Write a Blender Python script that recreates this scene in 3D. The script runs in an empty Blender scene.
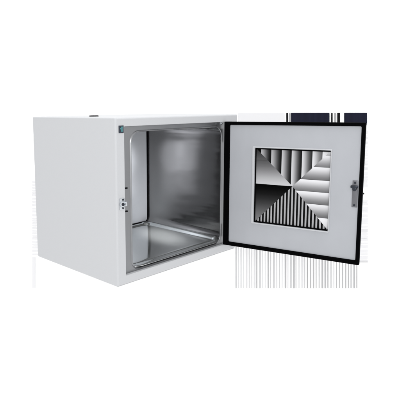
import bpy, bmesh, math, random
from mathutils import Matrix, Vector
random.seed(7)
S = bpy.context.scene
C = S.collection
R = math.radians

# ------------------------------------------------------------------ materials
def lin(v):
    v /= 255.0
    return v / 12.92 if v <= 0.04045 else ((v + 0.055) / 1.055) ** 2.4

def mat(name, col, rough=0.5, metal=0.0, spec=0.5):
    m = bpy.data.materials.new(name); m.use_nodes = True
    b = m.node_tree.nodes['Principled BSDF']
    b.inputs['Base Color'].default_value = (*col, 1)
    b.inputs['Roughness'].default_value = rough
    b.inputs['Metallic'].default_value = metal
    b.inputs['Specular IOR Level'].default_value = spec
    return m

def vary(m, scale=(30, 30, 30), amount=0.04, bump=0.0, rough=0.0, detail=6.0, dist=.001):
    """breaks up a surface: a stretched noise moves its tone, its gloss and its relief a little"""
    nt = m.node_tree; N = nt.nodes; L = nt.links; b = N['Principled BSDF']
    tc = N.new('ShaderNodeTexCoord'); mp = N.new('ShaderNodeMapping')
    mp.inputs['Scale'].default_value = scale
    nz = N.new('ShaderNodeTexNoise'); nz.inputs['Scale'].default_value = 1.0; nz.inputs['Detail'].default_value = detail
    L.new(tc.outputs['Object'], mp.inputs['Vector']); L.new(mp.outputs['Vector'], nz.inputs['Vector'])
    col = tuple(b.inputs['Base Color'].default_value)
    if amount:
        mx = N.new('ShaderNodeMix'); mx.data_type = 'RGBA'
        mx.inputs['A'].default_value = tuple(c * (1 - amount) for c in col[:3]) + (1,)
        mx.inputs['B'].default_value = tuple(min(1, c * (1 + amount)) for c in col[:3]) + (1,)
        L.new(nz.outputs['Fac'], mx.inputs['Factor']); L.new(mx.outputs['Result'], b.inputs['Base Color'])
    if rough:
        r0 = b.inputs['Roughness'].default_value
        mr = N.new('ShaderNodeMapRange')
        mr.inputs['From Min'].default_value = 0.3; mr.inputs['From Max'].default_value = 0.7
        mr.inputs['To Min'].default_value = max(0.02, r0 - rough); mr.inputs['To Max'].default_value = r0 + rough
        L.new(nz.outputs['Fac'], mr.inputs['Value']); L.new(mr.outputs['Result'], b.inputs['Roughness'])
    if bump:
        bp = N.new('ShaderNodeBump'); bp.inputs['Strength'].default_value = bump; bp.inputs['Distance'].default_value = dist
        L.new(nz.outputs['Fac'], bp.inputs['Height']); L.new(bp.outputs['Normal'], b.inputs['Normal'])
    return m

M = {}
M['paint'] = vary(mat('light_grey_powder_coat', (.515, .524, .541), .42, 0, .35), (380, 380, 380), .03, .10, .05)
M['door_shade_paint'] = vary(mat('shaded_door_coat', (.385, .397, .424), .38, 0, .35), (17, 17, 9), .07, .05, .06)  # same coat as the shell, darkened for the weaker light on the door
M['trim'] = vary(mat('window_trim', (.47, .48, .50), .35, 0, .4), (300, 300, 300), .03, .08)
M['rubber'] = vary(mat('black_rubber', (.0012, .0012, .0015), .7, 0, .02), (200, 200, 200), .2, .1)
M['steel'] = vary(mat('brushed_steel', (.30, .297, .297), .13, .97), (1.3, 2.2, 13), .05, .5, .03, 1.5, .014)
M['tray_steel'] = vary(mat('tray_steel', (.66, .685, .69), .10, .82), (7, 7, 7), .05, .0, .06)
M['panel'] = vary(mat('pale_back_panel', (.68, .70, .75), .45, 0, .3), (60, 60, 60), .02)
M['gap'] = mat('dark_joint', (.006, .006, .007), .8, 0, .1)
M['zinc'] = vary(mat('zinc_plated', (.62, .65, .68), .3, 1.0), (120, 120, 120), .1, .1, .1)
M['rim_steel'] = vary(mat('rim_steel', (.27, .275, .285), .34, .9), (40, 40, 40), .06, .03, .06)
M['latch'] = vary(mat('latch_metal', (.15, .152, .165), .45, .5), (90, 90, 90), .12, .1, .1)
M['dark_metal'] = mat('dark_metal', (.035, .04, .05), .35, .8)
M['badge'] = mat('navy_badge', (.012, .02, .035), .3)
M['teal'] = mat('teal_print', (.05, .19, .21), .4)
M['white'] = vary(mat('matt_white', (.97, .97, .97), .9, 0, 0), (3, 3, 3), .004)
M['floor'] = vary(mat('white_floor_paint', (.96, .96, .96), .9, 0, 0), (3, 3, 3), .004)
M['navy'] = vary(mat('navy_tone', (.0085, .0095, .022), .6, 0, .1), (60, 60, 1), .45, 0)

def ramp_material(name):
    m = mat(name, (.5, .5, .5), .5, 0, .03)
    a = m.node_tree.nodes.new('ShaderNodeAttribute'); a.attribute_name = 'tone'
    m.node_tree.links.new(a.outputs['Color'], m.node_tree.nodes['Principled BSDF'].inputs['Base Color'])
    return m
M['print'] = ramp_material('residue_stripes')

# ------------------------------------------------------------------ helpers
def obj(name, bm, m, parent=None, smooth=False, angle=35):
    bmesh.ops.recalc_face_normals(bm, faces=bm.faces)
    me = bpy.data.meshes.new(name); bm.to_mesh(me); bm.free()
    o = bpy.data.objects.new(name, me); C.objects.link(o)
    for mm in (m if isinstance(m, (list, tuple)) else [m]):
        me.materials.append(mm)
    if smooth:
        for p in me.polygons: p.use_smooth = True
        me.set_sharp_from_angle(angle=R(angle))
        if name in ('shell', 'door', 'gasket', 'window_frame'):
            wn = o.modifiers.new('even_shading', 'WEIGHTED_NORMAL'); wn.keep_sharp = True
    if parent: o.parent = parent
    return o

def tag(o, **kw):
    for k, v in kw.items(): o[k] = v
    return o

def box(bm, x0, x1, y0, y1, z0, z1, bev=0.0, seg=2, mi=0):
    vs = [bm.verts.new((x, y, z)) for x in (x0, x1) for y in (y0, y1) for z in (z0, z1)]
    f = [(0, 1, 3, 2), (4, 6, 7, 5), (0, 4, 5, 1), (2, 3, 7, 6), (0, 2, 6, 4), (1, 5, 7, 3)]
    fs = [bm.faces.new([vs[i] for i in q]) for q in f]
    for q in fs: q.material_index = mi
    if bev:
        es = list({e for q in fs for e in q.edges})
        bmesh.ops.bevel(bm, geom=es, offset=bev, segments=seg, profile=.5, affect='EDGES', clamp_overlap=True)

def cyl(bm, c, axis, r, h, n=24, r2=None, bev=0.0):
    d = bmesh.ops.create_cone(bm, cap_ends=True, segments=n, radius1=r, radius2=r if r2 is None else r2, depth=h)
    q = Vector((0, 0, 1)).rotation_difference(Vector(axis)).to_matrix().to_4x4()
    bmesh.ops.transform(bm, matrix=Matrix.Translation(c) @ q, verts=d['verts'])
    if bev:
        es = [e for e in {e for v in d['verts'] for e in v.link_edges} if e.is_manifold and e.calc_face_angle(0) > 1]
        bmesh.ops.bevel(bm, geom=es, offset=bev, segments=2, profile=.5, affect='EDGES')

def rrect(x0, x1, z0, z1, r, n=8):
    pts = []
    for cx, cz, a0 in ((x1 - r, z1 - r, 0), (x0 + r, z1 - r, 90), (x0 + r, z0 + r, 180), (x1 - r, z0 + r, 270)):
        for k in range(n + 1):
            a = R(a0 + 90 * k / n)
            pts.append((cx + r * math.cos(a), cz + r * math.sin(a)))
    return pts

def loft(bm, rings, cap0=False, cap1=False, closed=False):
    """rings: (x0, x1, z0, z1, radius, y) rounded rectangles joined one after another"""
    rows = [[bm.verts.new((x, g[5], z)) for x, z in rrect(*g[:5])] for g in rings]
    n = len(rows[0])
    pairs = list(zip(rows, rows[1:])) + ([(rows[-1], rows[0])] if closed else [])
    for a, b in pairs:
        for i in range(n):
            bm.faces.new((a[i], a[(i + 1) % n], b[(i + 1) % n], b[i]))
    if cap0: bm.faces.new(rows[0])
    if cap1: bm.faces.new(rows[-1])

def ring_plate(bm, o, i, y0, y1, ro=.002, ri=.002, soft=.0015):
    """a flat frame with a rectangular hole: o and i are (x0, x1, z0, z1), front face at y0, eased edges"""
    def g(r, k, d): return (r[0] + d, r[1] - d, r[2] + d, r[3] - d)
    s = soft
    loft(bm, [(*g(o, 0, 0), ro, y1), (*g(o, 0, 0), ro, y0 + s), (*g(o, 0, s * .3), ro, y0 + s * .3), (*g(o, 0, s), ro, y0),
              (*g(i, 0, -s), ri + s, y0), (*g(i, 0, -s * .3), ri + s * .3, y0 + s * .3), (*g(i, 0, 0), ri, y0 + s), (*g(i, 0, 0), ri, y1)], closed=True)

# ------------------------------------------------------------------ the cabinet
W, D, H = .5872, .4417, .5
OP = (.034, .552, .0275, .4738)            # opening in the front of the shell
LN = (.070, .545, .034, .4555)             # steel liner inside

cab = bpy.data.objects.new('cabinet', None); C.objects.link(cab)
tag(cab, label='light grey steel cabinet with its windowed door swung open on a stainless interior', category='cabinet')

bm = bmesh.new(); e = .006
rings = [(.004, W - .004, .004, H - .004, .002, D), (.0012, W - .0012, .0012, H - .0012, .003, D - .0012), (0, W, 0, H, .004, D - .004), (0, W, 0, H, .004, e)]
for k in range(1, 6):
    a = R(90 * k / 5); q = e * (1 - math.cos(a)); y = e * (1 - math.sin(a))
    rings.append((q, W - q, q, H - q, .004, y))
rings += [(OP[0] - .001, OP[1] + .001, OP[2] - .001, OP[3] + .001, .004, 0), (*OP, .003, .001), (*OP, .003, .05)]
loft(bm, rings, cap0=True)
obj('shell', bm, M['paint'], cab, True)

# flange of the liner, its turned-in rim, and the drum-like inside
bm = bmesh.new()
def grow(r, d): return (r[0] - d, r[1] + d, r[2] - d, r[3] + d)
LIPX = .5035
def lip(d): return (LN[0] - d, LIPX + d, LN[2] - d, LN[3] + d)
rg = [(*grow(OP, -.0008), .003, .012), (*lip(.005), .037, .012), (*lip(.003), .035, .0095), (*lip(.001), .033, .0085), (*lip(0), .032, .010), (*lip(0), .032, .0125)]
for k in range(1, 6):                       # the right side swells back behind its lip
    t = math.sin(R(90 * k / 5)); rg.append((LN[0], LIPX + (LN[1] - LIPX) * t, LN[2], LN[3], .032, .0125 + .026 * (1 - math.cos(R(90 * k / 5)))))
loft(bm, rg)
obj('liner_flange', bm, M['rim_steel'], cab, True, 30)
bm = bmesh.new()
loft(bm, [(*LN, .032, .0388), (*LN, .032, .12), (*LN, .032, .22), (*LN, .032, .32), (*LN, .032, .4305)])
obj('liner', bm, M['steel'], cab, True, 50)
bm = bmesh.new()
loft(bm, [(*grow(LN, .004), .03, .4309), (*grow(LN, .004), .03, .4330)], True, True)
obj('back_joint', bm, M['gap'], cab)
bm = bmesh.new()
loft(bm, [(LN[0] + .008, LN[1] - .0075, .045, .448, .012, .4300), (LN[0] + .008, LN[1] - .0075, .045, .448, .012, .4255), (LN[0] + .0095, LN[1] - .009, .0465, .4465, .011, .4242)], True, True)
obj('back_panel', bm, M['panel'], cab, True)

# pressed floor tray: flat bottom, a groove and a rounded bead all round, rounded corners
bm = bmesh.new()
tx0, tx1, ty0, ty1, tz = LN[0] + .006, LN[1] - .004, .0142, .423, .0368
prof = [(0, -.0035), (.0006, .0005), (.002, .0035), (.0045, .0052), (.008, .0058), (.0115, .0050), (.0145, .0028), (.0165, .0004), (.018, -.0014), (.0195, -.0020), (.021, -.0014), (.0225, .0002), (.025, .0008), (.032, .0008)]
rows = []
for i, (d, h) in enumerate(prof):
    d *= 1.35
    rows.append([bm.verts.new((x, y, tz + h * (.25 if y < ty0 + .03 else 1.7 if x > tx1 - .045 else 1.1))) for x, y in rrect(tx0 + d, tx1 - d, ty0 + d, ty1 - d, max(.004, .046 - d), 10)])
n = len(rows[0])
for a, b in zip(rows, rows[1:]):
    for i in range(n): bm.faces.new((a[i], a[(i + 1) % n], b[(i + 1) % n], b[i]))
bm.faces.new(rows[-1])
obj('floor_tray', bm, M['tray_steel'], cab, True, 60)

# dark strip painting in the shadowed gap between tray and front rim
bm = bmesh.new(); box(bm, LN[0] + .03, LN[1] - .03, .0128, .0136, .0345, .0360, .0003)
obj('tray_gap_shade', bm, M['gap'], cab)

# door keeper on the left rim
kx, kz = .0188, .2482
bm = bmesh.new()
box(bm, kx - .008, kx + .0105, -.0022, -.0002, kz - .017, kz + .017, .0012)
cyl(bm, (kx - .001, -.005, kz), (0, 1, 0), .0082, .006, 28, None, .001)
box(bm, kx + .007, kx + .0145, -.011, -.002, kz - .007, kz + .007, .0015)
kp = obj('keeper', bm, M['zinc'], cab, True)
bm = bmesh.new()
cyl(bm, (kx - .001, -.0088, kz), (0, 1, 0), .0048, .002, 24)
obj('keyhole', bm, M['dark_metal'], kp, True)
for s in (-1, 1):
    bm = bmesh.new(); cyl(bm, (kx + .004, -.0030, kz + s * .0125), (0, 1, 0), .0026, .002, 16)
    obj('screw', bm, M['dark_metal'], kp, True)
for z in (.2905, .2205):
    bm = bmesh.new(); loft(bm, [(.0415, .0535, z - .0020, z + .0020, .0019, .0098), (.0415, .0535, z - .0020, z + .0020, .0019, .0125)], True, True)
    obj('slot', bm, M['gap'], cab)

# square badge on the upper left corner of the rim
bm = bmesh.new(); box(bm, .0120, .0306, -.0018, -.0001, .4553, .4768, .0006)
bd = obj('badge', bm, M['badge'], cab)
bm = bmesh.new()
box(bm, .0190, .0270, -.0026, -.0019, .4705, .4738); box(bm, .0198, .0258, -.0026, -.0019, .4590, .4704)
box(bm, .0165, .0196, -.0026, -.0019, .4660, .4700)
obj('emblem', bm, M['teal'], bd)

# rubber plug on the roof
bm = bmesh.new(); cyl(bm, (.088, .208, H + .0018), (0, 0, 1), .0155, .0036, 28, .0145)
obj('roof_plug', bm, M['rubber'], cab, True)

# ------------------------------------------------------------------ door
hx, hy, dang = .5022, -.0058, 103.2
DW, Z0, Z1 = .4571, .0317, .4753
WI = (.112, .3595, .127, .3868)            # window opening
bm = bmesh.new()
ring_plate(bm, (.0015, DW - .0015, Z0 + .0015, Z1 - .0015), WI, 0.0, .020, .003, .003, .0015)
door = obj('door', bm, M['door_shade_paint'], cab, True)
a = R(dang); dd = Vector((-math.cos(a), -math.sin(a), 0))
door.matrix_local = Matrix(((dd.x, -dd.y, 0, hx), (dd.y, dd.x, 0, hy), (0, 0, 1, 0), (0, 0, 0, 1)))
# black sealing gasket round the inner face
bm = bmesh.new()
ring_plate(bm, (0, DW, Z0, Z1), (.0212, DW - .0112, Z0 + .0142, Z1 - .0112), -.0045, .0075, .003, .004, .002)
obj('gasket', bm, M['rubber'], door, True)
# raised window frame
bm = bmesh.new()
ring_plate(bm, (WI[0] - .0092, WI[1] + .0040, WI[2] - .0045, WI[3] + .0050), WI, -.0024, .0012, .003, .002, .0022)
obj('window_frame', bm, M['trim'], door, True)
bm = bmesh.new()
ring_plate(bm, grow(WI, .004), (WI[0] + .0035, WI[1] - .0012, WI[2] + .0045, WI[3] - .0045), .0042, .0075, .002, .002, .0008)
obj('window_seal', bm, M['rubber'], door, True)

# made-up stripes for cut-out residue in a clear window: four triangles
bm = bmesh.new()
tone = bm.loops.layers.float_color.new('tone')
PX0, PX1, PZ0, PZ1 = WI[0] + .0005, WI[1] - .0005, WI[2] + .0005, WI[3] - .0005
CX, CZ = .2407, .2630
def clip(poly, ax, v, keep_above):
    out = []
    for i in range(len(poly)):
        p, q = poly[i], poly[(i + 1) % len(poly)]
        ip = (p[ax] >= v) == keep_above; iq = (q[ax] >= v) == keep_above
        if ip: out.append(p)
        if ip != iq:
            t = (v - p[ax]) / (q[ax] - p[ax]); out.append((p[0] + t * (q[0] - p[0]), p[1] + t * (q[1] - p[1])))
    return out
YP = .0092
def stripes(tri, ax, edges, shades, relief=.0016, sub=8):
    """edges: stripe borders along the axis; shades: (tone at the lower border, tone at the upper border)"""
    for (lo, hi), (s0, s1) in zip(zip(edges, edges[1:]), shades):
        for k in range(sub):
            u0, u1 = lo + (hi - lo) * k / sub, lo + (hi - lo) * (k + 1) / sub
            p = clip(clip(tri, ax, u0, True), ax, u1, False) if len(tri) else []
            p = [q for i, q in enumerate(p) if math.dist(q, p[i - 1]) > 1e-6]
            if len(p) < 3: continue
            vs = []
            for q in p:
                t = (q[ax] - lo) / (hi - lo)
                w = t if s1 > s0 else 1 - t
                vs.append(bm.verts.new((q[0], YP - relief * w, q[1])))
            f = bm.faces.new(vs)
            for l, q in zip(f.loops, p):
                t = min(1, max(0, (q[ax] - lo) / (hi - lo))); t = .35 * t + .65 * t * t * (3 - 2 * t); v = lin(s0 + (s1 - s0) * t) * .78; l[tone] = (v, v, v * 1.03, 1)
TL, TR, BL, BR, CC = (PX0, PZ1), (PX1, PZ1), (PX0, PZ0), (PX1, PZ0), (CX, CZ)
stripes([TL, TR, CC], 0, [PX0, .1315, .167, .2025, .2355, .269, .302, .333, PX1],
        [(10, 5), (200, 12), (200, 15), (215, 18), (225, 20), (232, 48), (240, 108), (248, 215)])
stripes([TR, BR, CC], 1, [PZ0, .167, .2095, .2500, .2890, .3315, .3700, PZ1],
        [(225, 250), (118, 246), (120, 252), (125, 252), (120, 250), (135, 252), (200, 250)])
stripes([TL, CC, BL], 1, [PZ0, CZ, .345, PZ1], [(135, 0), (212, 95), (95, 55)])
nb = 21; ed = []; sd = []
st = (PX1 - PX0 - .004) / nb
for k in range(nb):
    x = PX0 + .004 + k * st
    ed += [x, x + st * .50]; sd += [(12, 22), (176, 196)]
ed.append(PX1); 
stripes([BL, BR, CC], 0, ed, sd, .0006, 1)
bm.normal_update()
me = bpy.data.meshes.new('striped_pane'); bm.to_mesh(me); bm.free(); me.materials.append(M['print'])
o = bpy.data.objects.new('striped_pane', me); C.objects.link(o); o.parent = door
o['label'] = 'window pane with made-up black, grey and white stripes meeting at its centre'
bm = bmesh.new(); box(bm, WI[0] - .003, WI[1] + .003, .0098, .0125, WI[2] - .003, WI[3] + .003)
obj('pane_backing', bm, M['rubber'], door)

# latch plate with its cam
bm = bmesh.new()
box(bm, .4275, .4432, -.0022, .0003, .2140, .2975, .0008)
lp = obj('latch', bm, M['latch'], door, True)
bm = bmesh.new()
box(bm, .4230, .4445, -.0100, -.0024, .2745, .2830, .0022)
cyl(bm, (.4345, -.0065, .2720), (0, 1, 0), .0060, .008, 24, None, .0012)
obj('cam', bm, M['dark_metal'], lp, True)
for z in (.2905, .2205):
    bm = bmesh.new(); cyl(bm, (.4350, -.0028, z), (0, 1, 0), .0032, .0016, 18)
    obj('screw', bm, M['dark_metal'], lp, True)

# hinges on the right rim
for z in (.075, .425):
    bm = bmesh.new()
    cyl(bm, (hx + .006, hy - .0005, z), (0, 0, 1), .0045, .05, 20, None, .0008)
    box(bm, hx + .006, hx + .03, -.0028, -.0002, z - .024, z + .024, .0008)
    obj('hinge', bm, M['dark_metal'], cab, True)
bm = bmesh.new()
box(bm, .487, .500, .0015, .0045, .4645, .4725, .001); cyl(bm, (.4935, .0005, .4690), (0, 1, 0), .0032, .004, 18, None, .0008)
obj('corner_clip', bm, M['zinc'], cab, True)

# ------------------------------------------------------------------ plinth under the cabinet
bm = bmesh.new(); box(bm, .003, W - .003, .003, D - .003, -1.3, -.0008, .002)
pl = obj('plinth', bm, M['white'])
tag(pl, label='plain matt white plinth the grey cabinet stands on', category='plinth')

# ------------------------------------------------------------------ added board leaning behind the cabinet, carrying stray cut-out streaks
cam_p = Vector((-.92259, -1.07358, .52720))
yaw, pitch, roll = .7507816, -.1316398, -.0107514
f = Vector((math.sin(yaw) * math.cos(pitch), math.cos(yaw) * math.cos(pitch), math.sin(pitch)))
r0 = Vector((math.cos(yaw), -math.sin(yaw), 0)); u0 = r0.cross(f)
r = r0 * math.cos(roll) + u0 * math.sin(roll); u = -r0 * math.sin(roll) + u0 * math.cos(roll)
# the board stands 1.5 m behind the front corner; local x along it, y away from the cabinet, z up its face
DS = 2.262
so = cam_p + f * DS
SM = Matrix(((r.x, f.x, u.x, so.x), (r.y, f.y, u.y, so.y), (r.z, f.z, u.z, so.z), (0, 0, 0, 1)))
U = DS / 496.2236                          # board unit, 4.56 mm: the stripes are spaced in these
def bx(p): return (p - 136.15) * U
def bz(p): return (173.347 - p) * U
bm = bmesh.new(); box(bm, bx(25), bx(368), .001, .019, -1.549, bz(112.4), .001)
scr = obj('streak_board', bm, M['white']); scr.matrix_world = SM
tag(scr, label='added white board behind the open door carrying stray cut-out streaks in grey and navy', category='screen')
def strip_mat(name, v):
    return mat(name, (v, v, v * 1.02), .8, 0, 0)
def strip(name, m, p0, p1, q0, q1, depth=.0015):
    b = bmesh.new(); box(b, bx(p0), bx(p1), -depth, .0008, bz(q1), bz(q0))
    return obj(name, b, m, scr)
for p0, p1 in ((291.0, 329.2), (344.2, 366.7)): strip('navy_streak', M['navy'], p0, p1, 112.9, 125, .004)
for p0, p1 in ((286.3, 287.9), (331.2, 332.4), (337.3, 339.8)): strip('black_bar', M['gap'], p0, p1, 112.9, 125, .003)
gb = strip_mat('grey_bar', .34)
for p0, p1 in ((289.2, 290.4), (334.2, 336.0)): strip('grey_bar', gb, p0, p1, 112.9, 125, .002)
strip('pale_streak', strip_mat('pale_streak', .70), 238.2, 284.5, 112.9, 125, .002)
pale = strip_mat('pale_line', .74)
greys = [strip_mat('grey_line', v) for v in (.68, .57, .45, .34)]
bm = bmesh.new(); x = 235.6
while x < 358.0:
    wd = random.choice((.7, .9, 1.1, 1.5)); dark = (x - 236) / 122
    mi = min(3, max(0, int(random.gauss(.6 + 2.0 * dark, .9))))
    box(bm, bx(x), bx(x + wd), -.001, .0008, bz(288.3), bz(236 if x < 352 else 256), 0, 2, mi)
    x += random.choice((2.5, 2.8, 2.9, 3.0))
obj('grey_streak', bm, greys, scr)
q = 130.0
while q < 262:
    h = random.uniform(2.2, 4.6)
    if not 188 < q < 197:
        strip('grey_dash', random.choice((pale, pale, pale, pale, greys[0])), 356, 367.6, q, q + h * random.uniform(.45, .8))
    q += h
strip('grey_dash', greys[1], 356, 367.6, 261.6, 262.3)
bm = bmesh.new()
a = [bm.verts.new((bx(x), y, bz(z))) for y in (-.0015, .0008) for x, z in ((361.2, 190.6), (364.6, 194.0), (361.2, 195.0))]
bm.faces.new(a[:3]); bm.faces.new(a[3:])
for i in range(3): bm.faces.new((a[i], a[(i + 1) % 3], a[3 + (i + 1) % 3], a[3 + i]))
obj('dark_wedge', bm, M['gap'], scr)
q = 181.0
while q < 256:
    h = random.uniform(1.8, 4.0)
    strip('grey_dash', pale, 32.0, 39.0, q, q + h * .5)
    q += h
strip('pale_bar', pale, 32.2, 35.6, 257, 288.3)

# ------------------------------------------------------------------ floor
bm = bmesh.new(); vs = [bm.verts.new((x, y, -1.3)) for x, y in ((-12, -12), (12, -12), (12, 12), (-12, 12))]; bm.faces.new(vs)
fl = obj('floor', bm, M['floor']); fl['kind'] = 'structure'

# ------------------------------------------------------------------ light
w = bpy.data.worlds.new('World'); S.world = w; w.use_nodes = True
bg = w.node_tree.nodes['Background']; bg.inputs['Color'].default_value = (1, 1, 1, 1); bg.inputs['Strength'].default_value = 1.05
def area(name, loc, target, size, power, col=(1, 1, 1)):
    l = bpy.data.lights.new(name, 'AREA'); l.shape = 'DISK'; l.size = size; l.energy = power; l.color = col
    o = bpy.data.objects.new(name, l); C.objects.link(o); o.location = loc
    o.rotation_euler = (Vector(target) - Vector(loc)).to_track_quat('-Z', 'Y').to_euler()
    o['kind'] = 'helper'
    return o
area('overhead_lamp', (.1, .1, 2.6), (.3, .2, .5), 1.2, 30)
area('key_lamp', (-1.5, -1.7, .9), (.2, .1, .25), .8, 16)
def add_spot(loc, target, energy, cone, radius=.05):  # added spots without a known source, for bright patches on liner and tray
    l = bpy.data.lights.new('added_spot', 'SPOT'); l.energy = energy; l.spot_size = R(cone); l.spot_blend = 1; l.shadow_soft_size = radius
    o = bpy.data.objects.new('added_spot', l); C.objects.link(o); o.location = loc; o['kind'] = 'helper'
    o.rotation_euler = (Vector(target) - Vector(loc)).to_track_quat('-Z', 'Y').to_euler()
for lx, tx, tz_, e_, c_ in ((-.10, .385, .315, 210, 4.8), (-.10, .29, .315, 230, 4.8), (-.15, .39, .205, 100, 4.4), (-.15, .29, .200, 120, 4.4)):
    add_spot((lx, -1.9, .50 if tz_ > .3 else .40), (tx, .42, tz_), e_, c_, .03)
add_spot((-.25, -1.5, 1.15), (.415, .215, .04), 1150, 4.6, .03)

# ------------------------------------------------------------------ camera
cd = bpy.data.cameras.new('camera'); cam = bpy.data.objects.new('camera', cd); C.objects.link(cam)
cam.matrix_world = Matrix(((r.x, u.x, -f.x, cam_p.x), (r.y, u.y, -f.y, cam_p.y), (r.z, u.z, -f.z, cam_p.z), (0, 0, 0, 1)))
cd.sensor_width = 36; cd.lens = 496.224 / 400 * 36
cd.shift_x = (200 - 136.15) / 400; cd.shift_y = (173.347 - 200) / 400
cd.clip_end = 100; S.camera = cam
S.view_settings.view_transform = 'Standard'; S.view_settings.look = 'None'; S.view_settings.exposure = 0; S.view_settings.gamma = 1
